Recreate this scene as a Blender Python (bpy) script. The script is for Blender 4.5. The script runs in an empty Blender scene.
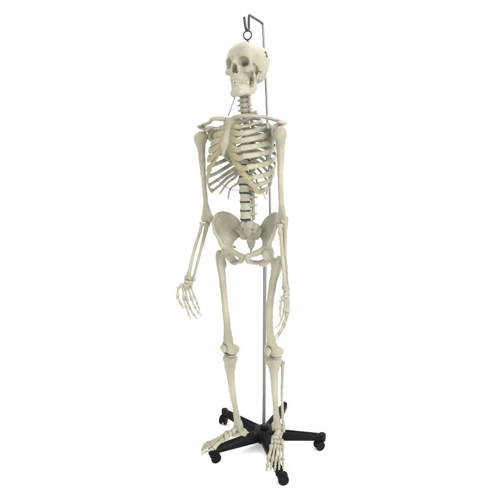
import bpy, math, random
import numpy as np
from math import radians as R
random.seed(4); rng = np.random.default_rng(4)
scene = bpy.context.scene
col = scene.collection
V = lambda *a: np.array(a, float)
def unit(v): v = np.asarray(v, float); return v/np.linalg.norm(v)

# ------------------------------------------------------------------ materials
def new_mat(name):
    m = bpy.data.materials.new(name); m.use_nodes = True
    return m, m.node_tree.nodes, m.node_tree.links, m.node_tree.nodes['Principled BSDF']

def bone_mat(name, c1, c2, rough=.46, bump=.45, scale=16):
    m, n, l, b = new_mat(name)
    tc = n.new('ShaderNodeTexCoord')
    n1 = n.new('ShaderNodeTexNoise'); n1.inputs['Scale'].default_value = scale; n1.inputs['Detail'].default_value = 5
    n2 = n.new('ShaderNodeTexNoise'); n2.inputs['Scale'].default_value = 170; n2.inputs['Detail'].default_value = 3
    mp = n.new('ShaderNodeMapping'); mp.inputs['Scale'].default_value = (1, 1, .45)
    cr = n.new('ShaderNodeValToRGB')
    cr.color_ramp.elements[0].position = .36; cr.color_ramp.elements[0].color = (*c2, 1)
    cr.color_ramp.elements[1].position = .62; cr.color_ramp.elements[1].color = (*c1, 1)
    bp = n.new('ShaderNodeBump'); bp.inputs['Strength'].default_value = bump; bp.inputs['Distance'].default_value = .0015
    l.new(tc.outputs['Object'], mp.inputs['Vector']); l.new(mp.outputs[0], n1.inputs['Vector']); l.new(mp.outputs[0], n2.inputs['Vector'])
    l.new(n1.outputs['Fac'], cr.inputs['Fac']); l.new(cr.outputs['Color'], b.inputs['Base Color'])
    l.new(n2.outputs['Fac'], bp.inputs['Height']); l.new(bp.outputs[0], b.inputs['Normal'])
    b.inputs['Roughness'].default_value = rough
    b.inputs['Specular IOR Level'].default_value = .35
    return m

BONE = bone_mat('ivory_plastic', (.238, .226, .171), (.178, .169, .119))
CART = bone_mat('cartilage_plastic', (.178, .165, .096), (.138, .126, .066), rough=.5)
TOOTH = bone_mat('tooth_plastic', (.262, .247, .190), (.222, .208, .156), rough=.3, bump=.08, scale=40)

def plain(name, c, rough, metal=0., bump=0., bscale=120):
    m, n, l, b = new_mat(name)
    b.inputs['Base Color'].default_value = (*c, 1); b.inputs['Roughness'].default_value = rough; b.inputs['Metallic'].default_value = metal
    tc = n.new('ShaderNodeTexCoord'); nz = n.new('ShaderNodeTexNoise'); nz.inputs['Scale'].default_value = bscale
    l.new(tc.outputs['Object'], nz.inputs['Vector'])
    mr = n.new('ShaderNodeMapRange'); mr.inputs['To Min'].default_value = rough*.8; mr.inputs['To Max'].default_value = min(1, rough*1.25)
    l.new(nz.outputs['Fac'], mr.inputs['Value']); l.new(mr.outputs[0], b.inputs['Roughness'])
    if bump:
        bp = n.new('ShaderNodeBump'); bp.inputs['Strength'].default_value = bump; bp.inputs['Distance'].default_value = .001
        l.new(nz.outputs['Fac'], bp.inputs['Height']); l.new(bp.outputs[0], b.inputs['Normal'])
    return m
DISC = plain('dark_rubber', (.018, .017, .014), .7)
STEEL = plain('zinc_steel', (.165, .163, .16), .48, 1.)
DSTEEL = plain('dark_and_shaded_steel', (.055, .053, .048), .4, 1.)  # dark fittings, and the hook with its shade put into the colour
BLACK = plain('black_plastic', (.002, .002, .0025), .5, 0., .15, 300); BLACK.node_tree.nodes['Principled BSDF'].inputs['Specular IOR Level'].default_value = .09
WHEEL = plain('black_wheel_plastic', (.002, .002, .0023), .5); WHEEL.node_tree.nodes['Principled BSDF'].inputs['Specular IOR Level'].default_value = .09
WIRE = plain('grey_wire', (.13, .13, .13), .5, .3)
WHITE = plain('white_seamless_paper', (.95, .95, .95), .9)

# ------------------------------------------------------------------ objects
def empty(name, loc, parent=None):
    o = bpy.data.objects.new(name, None); o.empty_display_size = .05
    col.objects.link(o)
    put(o, loc, parent); return o
WORLD = {}
def put(o, loc, parent):
    loc = np.asarray(loc, float)
    WORLD[o.name] = loc
    if parent is not None:
        o.parent = parent; o.location = tuple(loc-WORLD[parent.name])
    else:
        o.location = tuple(loc)

def mesh_obj(name, verts, faces, mat, parent=None, smooth=True, origin=None):
    """verts (n,3) in world space; faces = (m,4)/(m,3) array or list of lists"""
    verts = np.asarray(verts, float)
    c = verts.mean(0) if origin is None else np.asarray(origin, float)
    me = bpy.data.meshes.new(name)
    if isinstance(faces, np.ndarray):
        k = faces.shape[1]; nf = len(faces)
        me.vertices.add(len(verts)); me.vertices.foreach_set('co', (verts-c).astype(np.float32).ravel())
        me.loops.add(nf*k); me.loops.foreach_set('vertex_index', faces.astype(np.int32).ravel())
        me.polygons.add(nf); me.polygons.foreach_set('loop_start', np.arange(0, nf*k, k, dtype=np.int32))
        me.polygons.foreach_set('loop_total', np.full(nf, k, np.int32))
        me.update(calc_edges=True)
    else:
        me.from_pydata([tuple(v) for v in verts-c], [], [tuple(f) for f in faces]); me.update()
    me.validate()
    if smooth: me.polygons.foreach_set('use_smooth', np.ones(len(me.polygons), bool))
    me.materials.append(mat)
    o = bpy.data.objects.new(name, me); col.objects.link(o)
    put(o, c, parent)
    return o

# ------------------------------------------------------------------ frames
class Frame:
    """local (a, b, c) -> world; handles left-handed bases by flipping faces"""
    def __init__(s, o, e0, e1, e2, scale=1.):
        s.o = np.asarray(o, float); s.M = np.stack([e0, e1, e2])*scale
        s.flip = np.linalg.det(s.M) < 0
    def __call__(s, p): return np.asarray(p, float) @ s.M + s.o
def fwd(yaw): return V(math.sin(yaw), -math.cos(yaw), 0)
def left(yaw): return V(math.cos(yaw), math.sin(yaw), 0)
UP = V(0, 0, 1)
def body_frame(o, yaw_deg, side=1, pitch=0., scale=1., roll=0.):
    """a = lateral (side=+1: the skeleton's left), b = forward, c = up"""
    y = R(yaw_deg); L, F = left(y), fwd(y)
    p = R(pitch); F2 = F*math.cos(p)-UP*math.sin(p); U2 = UP*math.cos(p)+F*math.sin(p)
    r = R(roll); L2 = L*math.cos(r)+U2*math.sin(r); U3 = U2*math.cos(r)-L*math.sin(r)
    return Frame(o, L2*side, F2, U3, scale)
def axis_frame(p0, p1, yaw_deg, side, scale=1.):
    """a = lateral, b = forward, c = down along the bone from p0 to p1"""
    d = unit(np.asarray(p1, float)-p0); F = fwd(R(yaw_deg)); F = unit(F-d*(F@d))
    L = np.cross(F, d)                     # points to the skeleton's left when d is down
    if L@left(R(yaw_deg)) < 0: L = -L
    return Frame(p0, L*side, F, d, scale)

# ------------------------------------------------------------------ signed distance modelling
def ell(P, c, r):
    q = (P-np.asarray(c, np.float32))/np.asarray(r, np.float32)
    k0 = np.sqrt((q*q).sum(-1)); q2 = q/np.asarray(r, np.float32); k1 = np.sqrt((q2*q2).sum(-1))+1e-9
    return k0*(k0-1)/k1
def cap(P, a, b, ra, rb=None):
    rb = ra if rb is None else rb
    a = np.asarray(a, np.float32); b = np.asarray(b, np.float32); d = b-a
    t = np.clip(((P-a)@d)/max(float(d@d), 1e-12), 0, 1)
    q = P-a-t[..., None]*d
    return np.sqrt((q*q).sum(-1))-(ra+(rb-ra)*t)
def smin(a, b, k):
    h = np.maximum(k-np.abs(a-b), 0)/k
    return np.minimum(a, b)-h*h*k*.25
def smax(a, b, k): return -smin(-a, -b, k)
def U(k, *ds):
    d = ds[0]
    for e in ds[1:]: d = smin(d, e, k)
    return d
def cut(a, b, k): return smax(a, -b, k)
def chain(P, pts, rs, k=.0):
    d = None
    for i in range(len(pts)-1):
        e = cap(P, pts[i], pts[i+1], rs[i], rs[i+1])
        d = e if d is None else (smin(d, e, k) if k else np.minimum(d, e))
    return d
def shaft(P, pts, rs, n=16):
    path = smooth_path(pts, 8); q = np.linspace(0, len(path)-1, n)
    pp = np.stack([np.interp(q, np.arange(len(path)), path[:, i]) for i in range(3)], 1)
    tt = np.linspace(0, len(rs)-1, n); x = np.arange(len(rs))
    f = np.floor(np.clip(tt, 0, len(rs)-1.0001)).astype(int); u = tt-f; u = u*u*(3-2*u); rs = np.asarray(rs, float)
    rr = rs[f]*(1-u)+rs[f+1]*u
    return chain(P, pp, rr)
def scaled(P, s):
    return P*np.asarray(s, np.float32)
def tri(P, a, b, c, t):
    a, b, c = (np.asarray(v, np.float32) for v in (a, b, c))
    n = np.cross(b-a, c-a); n = n/np.linalg.norm(n)
    def seg(p, q):
        d = q-p; s = np.clip(((P-p)@d)/float(d@d), 0, 1); w = P-p-s[..., None]*d; return (w*w).sum(-1)
    ins = np.ones(P.shape[:-1], bool)
    for p, q in ((a, b), (b, c), (c, a)): ins &= ((P-p)@np.cross(n, q-p)) > 0
    e = np.minimum(np.minimum(seg(a, b), seg(b, c)), seg(c, a))
    pl = ((P-a)@n)**2
    return np.sqrt(np.where(ins, pl, e))-t
def mirror(P):
    Q = P.copy(); Q[..., 0] = np.abs(Q[..., 0]); return Q

def surface_net(f, lo, hi, h):
    ax = [np.arange(lo[i], hi[i]+h, h, dtype=np.float32) for i in range(3)]
    n = [len(a) for a in ax]
    G = np.stack(np.meshgrid(*ax, indexing='ij'), -1)
    v = np.empty(n, np.float32)
    step = max(1, int(300000/(n[1]*n[2])))
    for i in range(0, n[0], step): v[i:i+step] = f(G[i:i+step])
    ins = v < 0
    ins[0] = ins[-1] = False; ins[:, 0] = ins[:, -1] = False; ins[:, :, 0] = ins[:, :, -1] = False
    v = np.where(ins, np.minimum(v, -1e-7), np.maximum(v, 1e-7))
    m = [k-1 for k in n]
    acc = np.zeros((*m, 3), np.float32); cnt = np.zeros(m, np.int32)
    C = [(x, y, z) for x in (0, 1) for y in (0, 1) for z in (0, 1)]
    def sl(c): return tuple(slice(c[i], c[i]+m[i]) for i in range(3))
    for c in C:
        for d in range(3):
            if c[d]: continue
            c2 = list(c); c2[d] = 1
            va, vb = v[sl(c)], v[sl(c2)]
            x = (va < 0) != (vb < 0)
            t = np.where(x, va/(va-vb+1e-20), 0)
            for e in range(3):
                acc[..., e] += np.where(x, (c[e] if e != d else t), 0)
            cnt += x
    act = cnt > 0
    idx = -np.ones(m, np.int64); idx[act] = np.arange(act.sum())
    ijk = np.argwhere(act)
    verts = (ijk+acc[act]/cnt[act][:, None])*h+np.asarray(lo)
    faces = []
    for d in range(3):
        s1 = [slice(1, n[i]-1) for i in range(3)]; s1[d] = slice(0, n[d]-1)
        s2 = list(s1); s2[d] = slice(1, n[d])
        a, b = ins[tuple(s1)], ins[tuple(s2)]
        e1, e2 = (d+1) % 3, (d+2) % 3
        for cond, rev in ((a & ~b, False), (~a & b, True)):
            p = np.argwhere(cond)
            if not len(p): continue
            p = p+np.array([1 if i != d else 0 for i in range(3)])
            def q(o1, o2):
                w = p.copy(); w[:, e1] -= o1; w[:, e2] -= o2; return idx[w[:, 0], w[:, 1], w[:, 2]]
            Q = np.stack([q(1, 1), q(0, 1), q(0, 0), q(1, 0)], 1)
            faces.append(Q[:, ::-1] if rev else Q)
    F = np.concatenate(faces)
    return verts, F
_rr = np.random.default_rng(11)
_KD = [(_rr.normal(size=3), _rr.uniform(0, 6.28)) for _ in range(14)]
def rugged(P, amp):
    d = 0
    for j, (k, ph) in enumerate(_KD):
        k = k/np.linalg.norm(k)
        f, a = ((150, .45), (290, .33), (520, .22))[j % 3]
        d = d+a*np.sin(P@(k*f).astype(np.float32)+ph)
    return d*amp*.55
CACHE = {}
def sdf_obj(name, f, lo, hi, h, frame, mat, parent, key=None, amp=.0007):
    if key is not None and key in CACHE: vv, ff = CACHE[key]
    else:
        vv, ff = surface_net(lambda P: f(P)+rugged(P, amp), lo, hi, h)
        if key is not None: CACHE[key] = (vv, ff)
    return mesh_obj(name, frame(vv), ff[:, ::-1] if frame.flip else ff, mat, parent)

# ------------------------------------------------------------------ sweeps
def smooth_path(pts, n=8):
    pts = [np.asarray(p, float) for p in pts]
    P = [2*pts[0]-pts[1]]+pts+[2*pts[-1]-pts[-2]]
    out = []
    for i in range(1, len(P)-2):
        p0, p1, p2, p3 = P[i-1:i+3]
        ta = np.sqrt(np.linalg.norm(p1-p0))+1e-6; tb = np.sqrt(np.linalg.norm(p2-p1))+1e-6; tc = np.sqrt(np.linalg.norm(p3-p2))+1e-6
        m1 = ((p1-p0)/ta-(p2-p0)/(ta+tb)+(p2-p1)/tb)*tb
        m2 = ((p2-p1)/tb-(p3-p1)/(tb+tc)+(p3-p2)/tc)*tb
        for t in np.linspace(0, 1, n, endpoint=False):
            out.append((2*t**3-3*t*t+1)*p1+(t**3-2*t*t+t)*m1+(3*t*t-2*t**3)*p2+(t**3-t*t)*m2)
    out.append(P[-2]); return np.array(out)
def lerp_list(vals, n):
    return np.interp(np.linspace(0, 1, n), np.linspace(0, 1, len(vals)), vals)
def sweep(path, hw, ht, normals=None, seg=12, power=2.0):
    """ring half-size ht along the normal, hw across it; closed ends"""
    n = len(path); T = np.gradient(path, axis=0); T /= np.linalg.norm(T, axis=1)[:, None]
    if normals is None:
        nr = np.cross(T[0], V(.31, .77, .55)); nr = unit(nr); N = []
        for i in range(n):
            nr = unit(nr-T[i]*(nr@T[i])); N.append(nr)
        N = np.array(N)
    else:
        N = normals-T*(normals*T).sum(1)[:, None]; N /= np.linalg.norm(N, axis=1)[:, None]
    B = np.cross(T, N)
    th = np.linspace(0, 2*np.pi, seg, endpoint=False)
    ct = np.sign(np.cos(th))*np.abs(np.cos(th))**(2/power); st = np.sign(np.sin(th))*np.abs(np.sin(th))**(2/power)
    verts = (path[:, None]+N[:, None]*(ht[:, None]*ct[None])[..., None]+B[:, None]*(hw[:, None]*st[None])[..., None]).reshape(-1, 3)
    i = np.arange(n-1)[:, None]*seg; j = np.arange(seg)[None]; j2 = (j+1) % seg
    F = np.stack([(i+j), (i+j2), (i+seg+j2), (i+seg+j)], -1).reshape(-1, 4)
    faces = F.tolist()+[list(range(seg))[::-1], list(range((n-1)*seg, n*seg))]
    return verts, faces
def round_ends(path, r):
    """profile factor that closes both ends roundly"""
    s = np.concatenate([[0], np.cumsum(np.linalg.norm(np.diff(path, axis=0), axis=1))]); L = s[-1]
    d = np.minimum(s, L-s)/r
    return np.sqrt(np.clip(1-(1-np.clip(d, 0, 1))**2, .02, 1))
def tube(name, pts, r, mat, parent, n=8, seg=12, smooth=True):
    path = smooth_path(pts, n) if smooth else np.array(pts, float)
    rr = np.full(len(path), r) if np.isscalar(r) else lerp_list(r, len(path))
    v, f = sweep(path, rr, rr, seg=seg)
    return mesh_obj(name, v, f, mat, parent)
def merge(parts):
    vs, fs, o = [], [], 0
    for v, f in parts:
        f = f.tolist() if isinstance(f, np.ndarray) else f
        vs.append(np.asarray(v)); fs += [[i+o for i in q] for q in f]; o += len(v)
    return np.concatenate(vs), fs
def lathe(prof, c, ax=UP, seg=32):
    ax = unit(ax); e = unit(np.cross(ax, V(.3, .9, .1))); g = np.cross(ax, e)
    th = np.linspace(0, 2*np.pi, seg, endpoint=False)
    ring = np.cos(th)[:, None]*e+np.sin(th)[:, None]*g
    vs = np.concatenate([np.asarray(c)+ring*r+ax*z for r, z in prof]); n = len(prof)
    fs = [[i*seg+j, i*seg+(j+1) % seg, (i+1)*seg+(j+1) % seg, (i+1)*seg+j] for i in range(n-1) for j in range(seg)]
    fs += [list(range(seg))[::-1], list(range((n-1)*seg, n*seg))]
    return vs, fs
def rlathe(r, z0, z1, c, ax=UP, seg=32, bev=.0015):
    return lathe([(r-bev, z0), (r-.3*bev, z0+.3*bev), (r, z0+bev), (r, z1-bev), (r-.3*bev, z1-.3*bev), (r-bev, z1)], c, ax, seg)

# =================================================================== THE STAND
stand = empty('wheeled_stand', (0, 0, 0))
stand['label'] = 'grey steel pole on a black five-armed castor base, bent into a hook above the skull'
stand['category'] = 'stand'
v, f = rlathe(.0082, .06, .985, V(-.002, 0, 0), bev=.001); mesh_obj('pole', v, f, STEEL, stand)
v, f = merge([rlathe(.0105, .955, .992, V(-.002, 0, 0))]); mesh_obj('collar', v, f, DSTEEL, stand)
rod = smooth_path([(-.002, 0, .96), (-.002, 0, 1.0), (.008, .0, 1.045), (.0185, 0, 1.085), (.019, 0, 1.11)], 8)
path = np.concatenate([rod, np.array([(.0165, 0, 1.2), (.0085, 0, 1.4), (-.0005, 0, 1.6), (-.0145, 0, 1.835)]),
                       smooth_path([(-.0155, -.001, 1.844), (-.0170, -.004, 1.8500), (-.019, -.0085, 1.8512)], 5)])
v, f = sweep(path, np.full(len(path), .0050), np.full(len(path), .0050), seg=16)
hrod = mesh_obj('upper_rod', v, f, STEEL, stand)
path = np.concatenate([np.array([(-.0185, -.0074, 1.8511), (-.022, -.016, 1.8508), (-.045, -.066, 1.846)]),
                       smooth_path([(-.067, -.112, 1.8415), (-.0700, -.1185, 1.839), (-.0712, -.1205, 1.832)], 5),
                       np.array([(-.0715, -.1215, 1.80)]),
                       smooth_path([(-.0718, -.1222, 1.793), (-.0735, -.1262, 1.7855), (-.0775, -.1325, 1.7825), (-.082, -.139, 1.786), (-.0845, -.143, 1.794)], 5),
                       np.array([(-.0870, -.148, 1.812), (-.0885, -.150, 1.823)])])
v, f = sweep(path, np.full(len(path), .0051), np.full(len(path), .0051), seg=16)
mesh_obj('hook', v, f, DSTEEL, stand)  # same steel as the rod; its dark reflections are put into the colour

hub = merge([lathe([(.030, .030), (.044, .034), (.047, .040), (.047, .078), (.044, .084), (.036, .087), (.022, .089)], (0, 0, 0), seg=40),
             lathe([(.020, .086), (.020, .098), (.0175, .102), (.012, .104)], (0, 0, 0), seg=32)])
mesh_obj('hub', *hub, BLACK, stand)

def beam(prof_a, prof_b, pa, pb, lat, nseg=8):
    """tapered arm between two chamfered sections"""
    rings = []
    for t in np.linspace(0, 1, nseg):
        c = np.asarray(pa)*(1-t)+np.asarray(pb)*t
        w = prof_a[0]*(1-t)+prof_b[0]*t; hh = prof_a[1]*(1-t)+prof_b[1]*t
        sec = [(-1, -1), (-1.0, .15), (-.62, .92), (-.5, 1), (.5, 1), (.62, .92), (1.0, .15), (1, -1)]
        rings.append([c+lat*w*x+UP*hh*y for x, y in sec])
    k = len(rings[0]); vs = np.array(rings).reshape(-1, 3)
    fs = [[i*k+j, i*k+(j+1) % k, (i+1)*k+(j+1) % k, (i+1)*k+j] for i in range(nseg-1) for j in range(k)]
    fs += [list(range(k))[::-1], list(range((nseg-1)*k, nseg*k))]
    return vs, fs
swivel = [205, 160, 250, 20, 5]
for i in range(5):
    th = R(-6.8+72*i); d = V(math.cos(th), math.sin(th), 0); lat = V(-d[1], d[0], 0)
    RR = .268
    a = merge([beam((.026, .020), (.0165, .012), d*.030+V(0, 0, .063), d*(RR-.004)+V(0, 0, .066), lat),
               lathe([(.0150, .053), (.0165, .0555), (.0165, .0775), (.015, .0805), (.010, .082)], d*RR, seg=24),
               beam((.0012, .0015), (.0012, .0015), d*.06+V(0, 0, .0843), d*(RR-.03)+V(0, 0, .0795), lat)])
    arm = mesh_obj('leg', *a, BLACK, stand, smooth=False)
    s = R(swivel[i]); k = V(math.cos(s), math.sin(s), 0); ax = V(-k[1], k[0], 0)
    wc = d*RR+k*.016+V(0, 0, .0305)
    fork = merge([rlathe(.0065, .040, .0555, d*RR, seg=16), lathe([(.010, .046), (.0155, .048), (.0155, .0515), (.011, .0535)], d*RR, seg=20),
                  # the hood over the two wheels
                  sweep(np.array([wc+V(0, 0, 0)+k*(.0175*math.cos(t))+UP*(.0190*math.sin(t)) for t in np.linspace(-.2, 2.7, 14)]),
                        np.full(14, .0075), np.full(14, .0035), seg=10,
                        normals=np.array([k*math.cos(t)+UP*math.sin(t) for t in np.linspace(-.2, 2.7, 14)])),
                  beam((.0055, .006), (.0055, .012), wc-k*.004, d*RR+V(0, 0, .037)+k*.004, ax, 3)])
    ca = mesh_obj('castor', *fork, BLACK, arm)
    for sd in (-1, 1):
        c = wc+ax*sd*.0125
        w = lathe([(.006, -.0055), (.0175, -.0055), (.0208, -.0045), (.0225, -.002), (.0225, .002), (.0208, .0045), (.018, .0052), (.0165, .0036), (.008, .0036), (.006, .0055)], c, ax, 28)
        mesh_obj('wheel', *w, WHEEL, ca)

# =================================================================== THE SKELETON
sk = empty('human_skeleton', (-.077, -.125, 0))
sk['label'] = 'life-size ivory plastic human skeleton hanging by a ring in its skull from the steel hook'
sk['category'] = 'skeleton'

# ---- skull: a left, b forward, c up, origin between the ear holes
SKF = body_frame(V(-.0775, -.128, 1.632), -31, 1, -3, .945)
def f_skull(P):
    P = mirror(P)
    cr = ell(P, (0, -.004, .045), (.070, .090, .066))
    cr = U(.03, cr, ell(P, (.022, -.028, .050), (.052, .062, .056)), ell(P, (0, .041, .045), (.056, .050, .050)))
    cr = U(.02, cr, ell(P, (0, -.055, .0), (.05, .034, .03)))
    cr = U(.014, cr, chain(P, [(.004, .089, .034), (.022, .088, .038), (.043, .074, .037), (.052, .062, .026)], [.007, .008, .0065, .006]))
    # upper face
    fc = U(.016, ell(P, (0, .060, .0), (.043, .030, .036)), ell(P, (0, .066, -.034), (.030, .025, .024)), ell(P, (0, .042, -.030), (.026, .036, .020)))
    d = U(.016, cr, fc)
    zy = chain(P, [(.026, .080, -.015), (.042, .073, -.012), (.057, .056, -.006), (.0645, .032, -.003), (.066, .012, .0), (.061, -.002, .004)],
               [.009, .0105, .0095, .0055, .0045, .006], .006)
    rim = chain(P, [(.055, .060, -.004), (.0535, .062, .012), (.050, .068, .032)], [.0075, .0055, .0065], .004)
    d = U(.010, d, zy); d = U(.008, d, rim)
    d = U(.010, d, chain(P, [(0, .088, .034), (0, .095, .020), (0, .101, .008)], [.009, .007, .0055]))   # nasal bones
    d = U(.008, d, cap(P, (.012, .090, .026), (.014, .089, -.012), .006, .006))
    d = U(.008, d, cap(P, (.056, -.014, .0), (.051, -.008, -.027), .015, .008))      # mastoid
    # temporal hollow and the gap behind the cheek bone
    d = cut(d, ell(P, (.076, .044, .016), (.016, .026, .030)), .014)
    d = cut(d, ell(P, (.053, .036, -.008), (.0085, .021, .026)), .006)
    # orbit, nose opening, ear hole, canine hollow
    orb = U(.008, ell(P, (.0335, .090, .0165), (.0195, .028, .0172)), cap(P, (.033, .080, .016), (.019, .044, .014), .014, .006))
    d = cut(d, orb, .005)
    nose = U(.006, cap(P, (.0, .1, .007), (.005, .1, -.017), .0048, .0068), ell(P, (.004, .085, -.010), (.008, .03, .018)))
    d = cut(d, nose, .003)
    d = U(.003, d, cap(P, (0, .075, .0), (0, .086, -.022), .0014, .0018))
    d = cut(d, cap(P, (.075, -.001, -.004), (.045, .004, -.006), .0042, .0042), .003)
    d = cut(d, ell(P, (.030, .096, -.022), (.008, .008, .007)), .008)
    d = U(.004, d, cap(P, (0, .090, -.027), (0, .097, -.026), .004, .0015))
    # upper alveolar arch
    arch = chain(scaled(P, (1, 1, .7)), [(0, .088, -.029), (.012, .085, -.029), (.022, .074, -.029), (.028, .058, -.029), (.030, .044, -.029)], [.0075, .0078, .0078, .008, .0075], .004)
    d = U(.010, d, arch)
    # suture line round the removable skull cap, slight grooves
    cutp = np.abs(P[..., 2]-.060-.10*(P[..., 1]+.01)*.0)-.0006
    return d
skull = sdf_obj('skull', f_skull, (-.082, -.105, -.055), (.082, .112, .142), .0017, SKF, BONE, sk, amp=.0005)

TEETH = [(.0045, .0905), (.0125, .0875), (.0195, .0815), (.0245, .0735), (.0275, .065), (.0295, .0545), (.031, .044)]
def f_teeth(z0, z1, back):
    def f(P):
        P = mirror(P); d = None
        for i, (a, b) in enumerate(TEETH):
            w = (.0038, .0036, .0037, .0036, .0037, .0048, .0048)[i]; t = (.0035, .0035, .004, .0042, .0045, .005, .005)[i]
            q = np.abs((P-np.array((a, b-back-.001, (z0+z1)/2), np.float32))/np.array((w*1.12, t, abs(z1-z0)/2*1.04), np.float32))
            e = ((q**4).sum(-1)**.25-1)*t*.8
            d = e if d is None else smin(d, e, .0016)
        return d
    return f
sdf_obj('upper_teeth', f_teeth(-.0440, -.0585, 0), (-.040, .034, -.066), (.040, .098, -.038), .001, SKF, TOOTH, skull, amp=.0002)

def f_jaw(P):
    P = mirror(P)
    Q = scaled(P, (1, 1, .45))
    body = chain(Q, [(0, .081, -.0385), (.012, .078, -.0385), (.023, .067, -.038), (.034, .045, -.0365), (.044, .018, -.034)], [.0058, .006, .006, .0062, .006], .004)
    d = U(.006, body, chain(scaled(P, (1, 1, .6)), [(0, .083, -.0425), (.012, .080, -.0425), (.021, .070, -.0425), (.0285, .053, -.0425), (.031, .036, -.0425)], [.0058, .006, .0062, .0062, .006]))
    d = U(.016, d, ell(P, (.0, .080, -.093), (.016, .008, .011)), ell(P, (.012, .077, -.097), (.010, .008, .006)))
    d = U(.008, d, chain(P, [(.016, .076, -.098), (.036, .04, -.090), (.047, .010, -.070)], [.0055, .005, .0055]))
    W = scaled(P, (1, .42, .8))
    ram = chain(W, [(.047, .0055, -.050), (.0505, .0075, -.030), (.052, .0075, -.016)], [.0052, .0045, .0038])
    d = U(.006, d, ram)
    d = U(.005, d, chain(P, [(.051, .006, -.026), (.053, .003, -.012), (.054, .004, -.007)], [.005, .0045, .0055]))
    d = U(.005, d, chain(P, [(.051, .030, -.026), (.0505, .034, -.010)], [.006, .003]))
    d = cut(d, ell(P, (.052, .018, -.006), (.012, .0095, .011)), .003)
    return d
jaw = sdf_obj('jaw', f_jaw, (-.066, -.018, -.112), (.066, .102, .004), .0016, SKF, BONE, skull)
sdf_obj('lower_teeth', f_teeth(-.0580, -.0700, .003), (-.040, .030, -.078), (.040, .097, -.054), .001, SKF, TOOTH, skull, amp=.0002)
# screws and clips of the skull cap
def skull_surface(b, c):
    aa = np.linspace(.05, .085, 200, dtype=np.float32); q = np.stack([aa, np.full(200, b, np.float32), np.full(200, c, np.float32)], -1)
    return float(aa[np.argmin(np.abs(f_skull(q)))])
clip = []
for b_, c_ in ((-.010, .072), (-.014, .056)):
    a_ = skull_surface(b_, c_); p = SKF((a_, b_, c_)); n = unit(SKF((a_+.01, b_, c_+.001))-p)
    clip.append(lathe([(.0034, -.004), (.0034, .0016), (.0022, .0030)], p, n, 16))
hk = smooth_path([SKF((skull_surface(b_, c_)+.0022, b_, c_)) for b_, c_ in ((-.010, .072), (-.019, .069), (-.012, .063), (-.020, .058), (-.014, .056))], 6)
clip.append(sweep(hk, np.full(len(hk), .0011), np.full(len(hk), .0011), seg=8))
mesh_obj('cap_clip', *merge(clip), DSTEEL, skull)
# spring between skull and jaw
t = np.linspace(0, 1, 120); A = SKF((.059, .024, .012)); B = SKF((.0545, .022, -.040)); ax = unit(B-A); e = unit(np.cross(ax, UP+V(.2, 0, 0))); g = np.cross(ax, e)
sp = A+(B-A)*t[:, None]+(np.cos(t*95)[:, None]*e+np.sin(t*95)[:, None]*g)*.0016
v, f = sweep(sp, np.full(120, .0006), np.full(120, .0006), seg=6); mesh_obj('jaw_spring', v, f, STEEL, skull)
# eye bolt in the crown of the skull
RC = V(-.0765, -.1325, 1.7655)
ringpts = [RC+.0155*(math.cos(t)*left(R(-10))+math.sin(t)*UP) for t in np.linspace(-math.pi/2, 1.5*math.pi, 41)]
v, f = sweep(np.array(ringpts), np.full(41, .0030), np.full(41, .0030), seg=10, normals=np.tile(fwd(R(-10)), (41, 1)))
v2, f2 = lathe([(.0024, -.035), (.0024, -.004), (.003, .0)], RC-UP*.0165, seg=14)
v3, f3 = lathe([(.0042, -.0045), (.0065, -.004), (.0065, -.0015), (.0045, 0)], RC-UP*.0200, seg=20)
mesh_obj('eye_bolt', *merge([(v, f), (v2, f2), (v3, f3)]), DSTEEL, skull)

# ---- spine
ZS = [1.603, 1.589, 1.572, 1.554, 1.536, 1.518, 1.500, 1.482, 1.463, 1.444, 1.425, 1.405, 1.384, 1.363, 1.342, 1.321, 1.300, 1.278, 1.254, 1.2265, 1.196, 1.163, 1.129, 1.0945]
KZ = [1.60, 1.554, 1.50, 1.45, 1.387, 1.315, 1.255, 1.23, 1.163, 1.094]
KX = [-.082, -.094, -.091, -.081, -.073, -.083, -.096, -.095, -.0865, -.085]
KY = [-.124, -.130, -.115, -.092, -.077, -.086, -.106, -.118, -.138, -.130]
def spine_pt(z):
    kz = KZ[::-1]; w = .02
    g = lambda zz: V(np.interp(zz, kz, KX[::-1]), np.interp(zz, kz, KY[::-1]), zz)
    return (g(z-w)+2*g(z)+g(z+w)+g(z-w/2)+g(z+w/2))/6
SP = [spine_pt(z) for z in ZS]
def vert_yaw(i): return float(np.interp(i, [0, 3, 9, 17, 21, 23], [-29, -31, -37, -36, -31, -29]))
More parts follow.
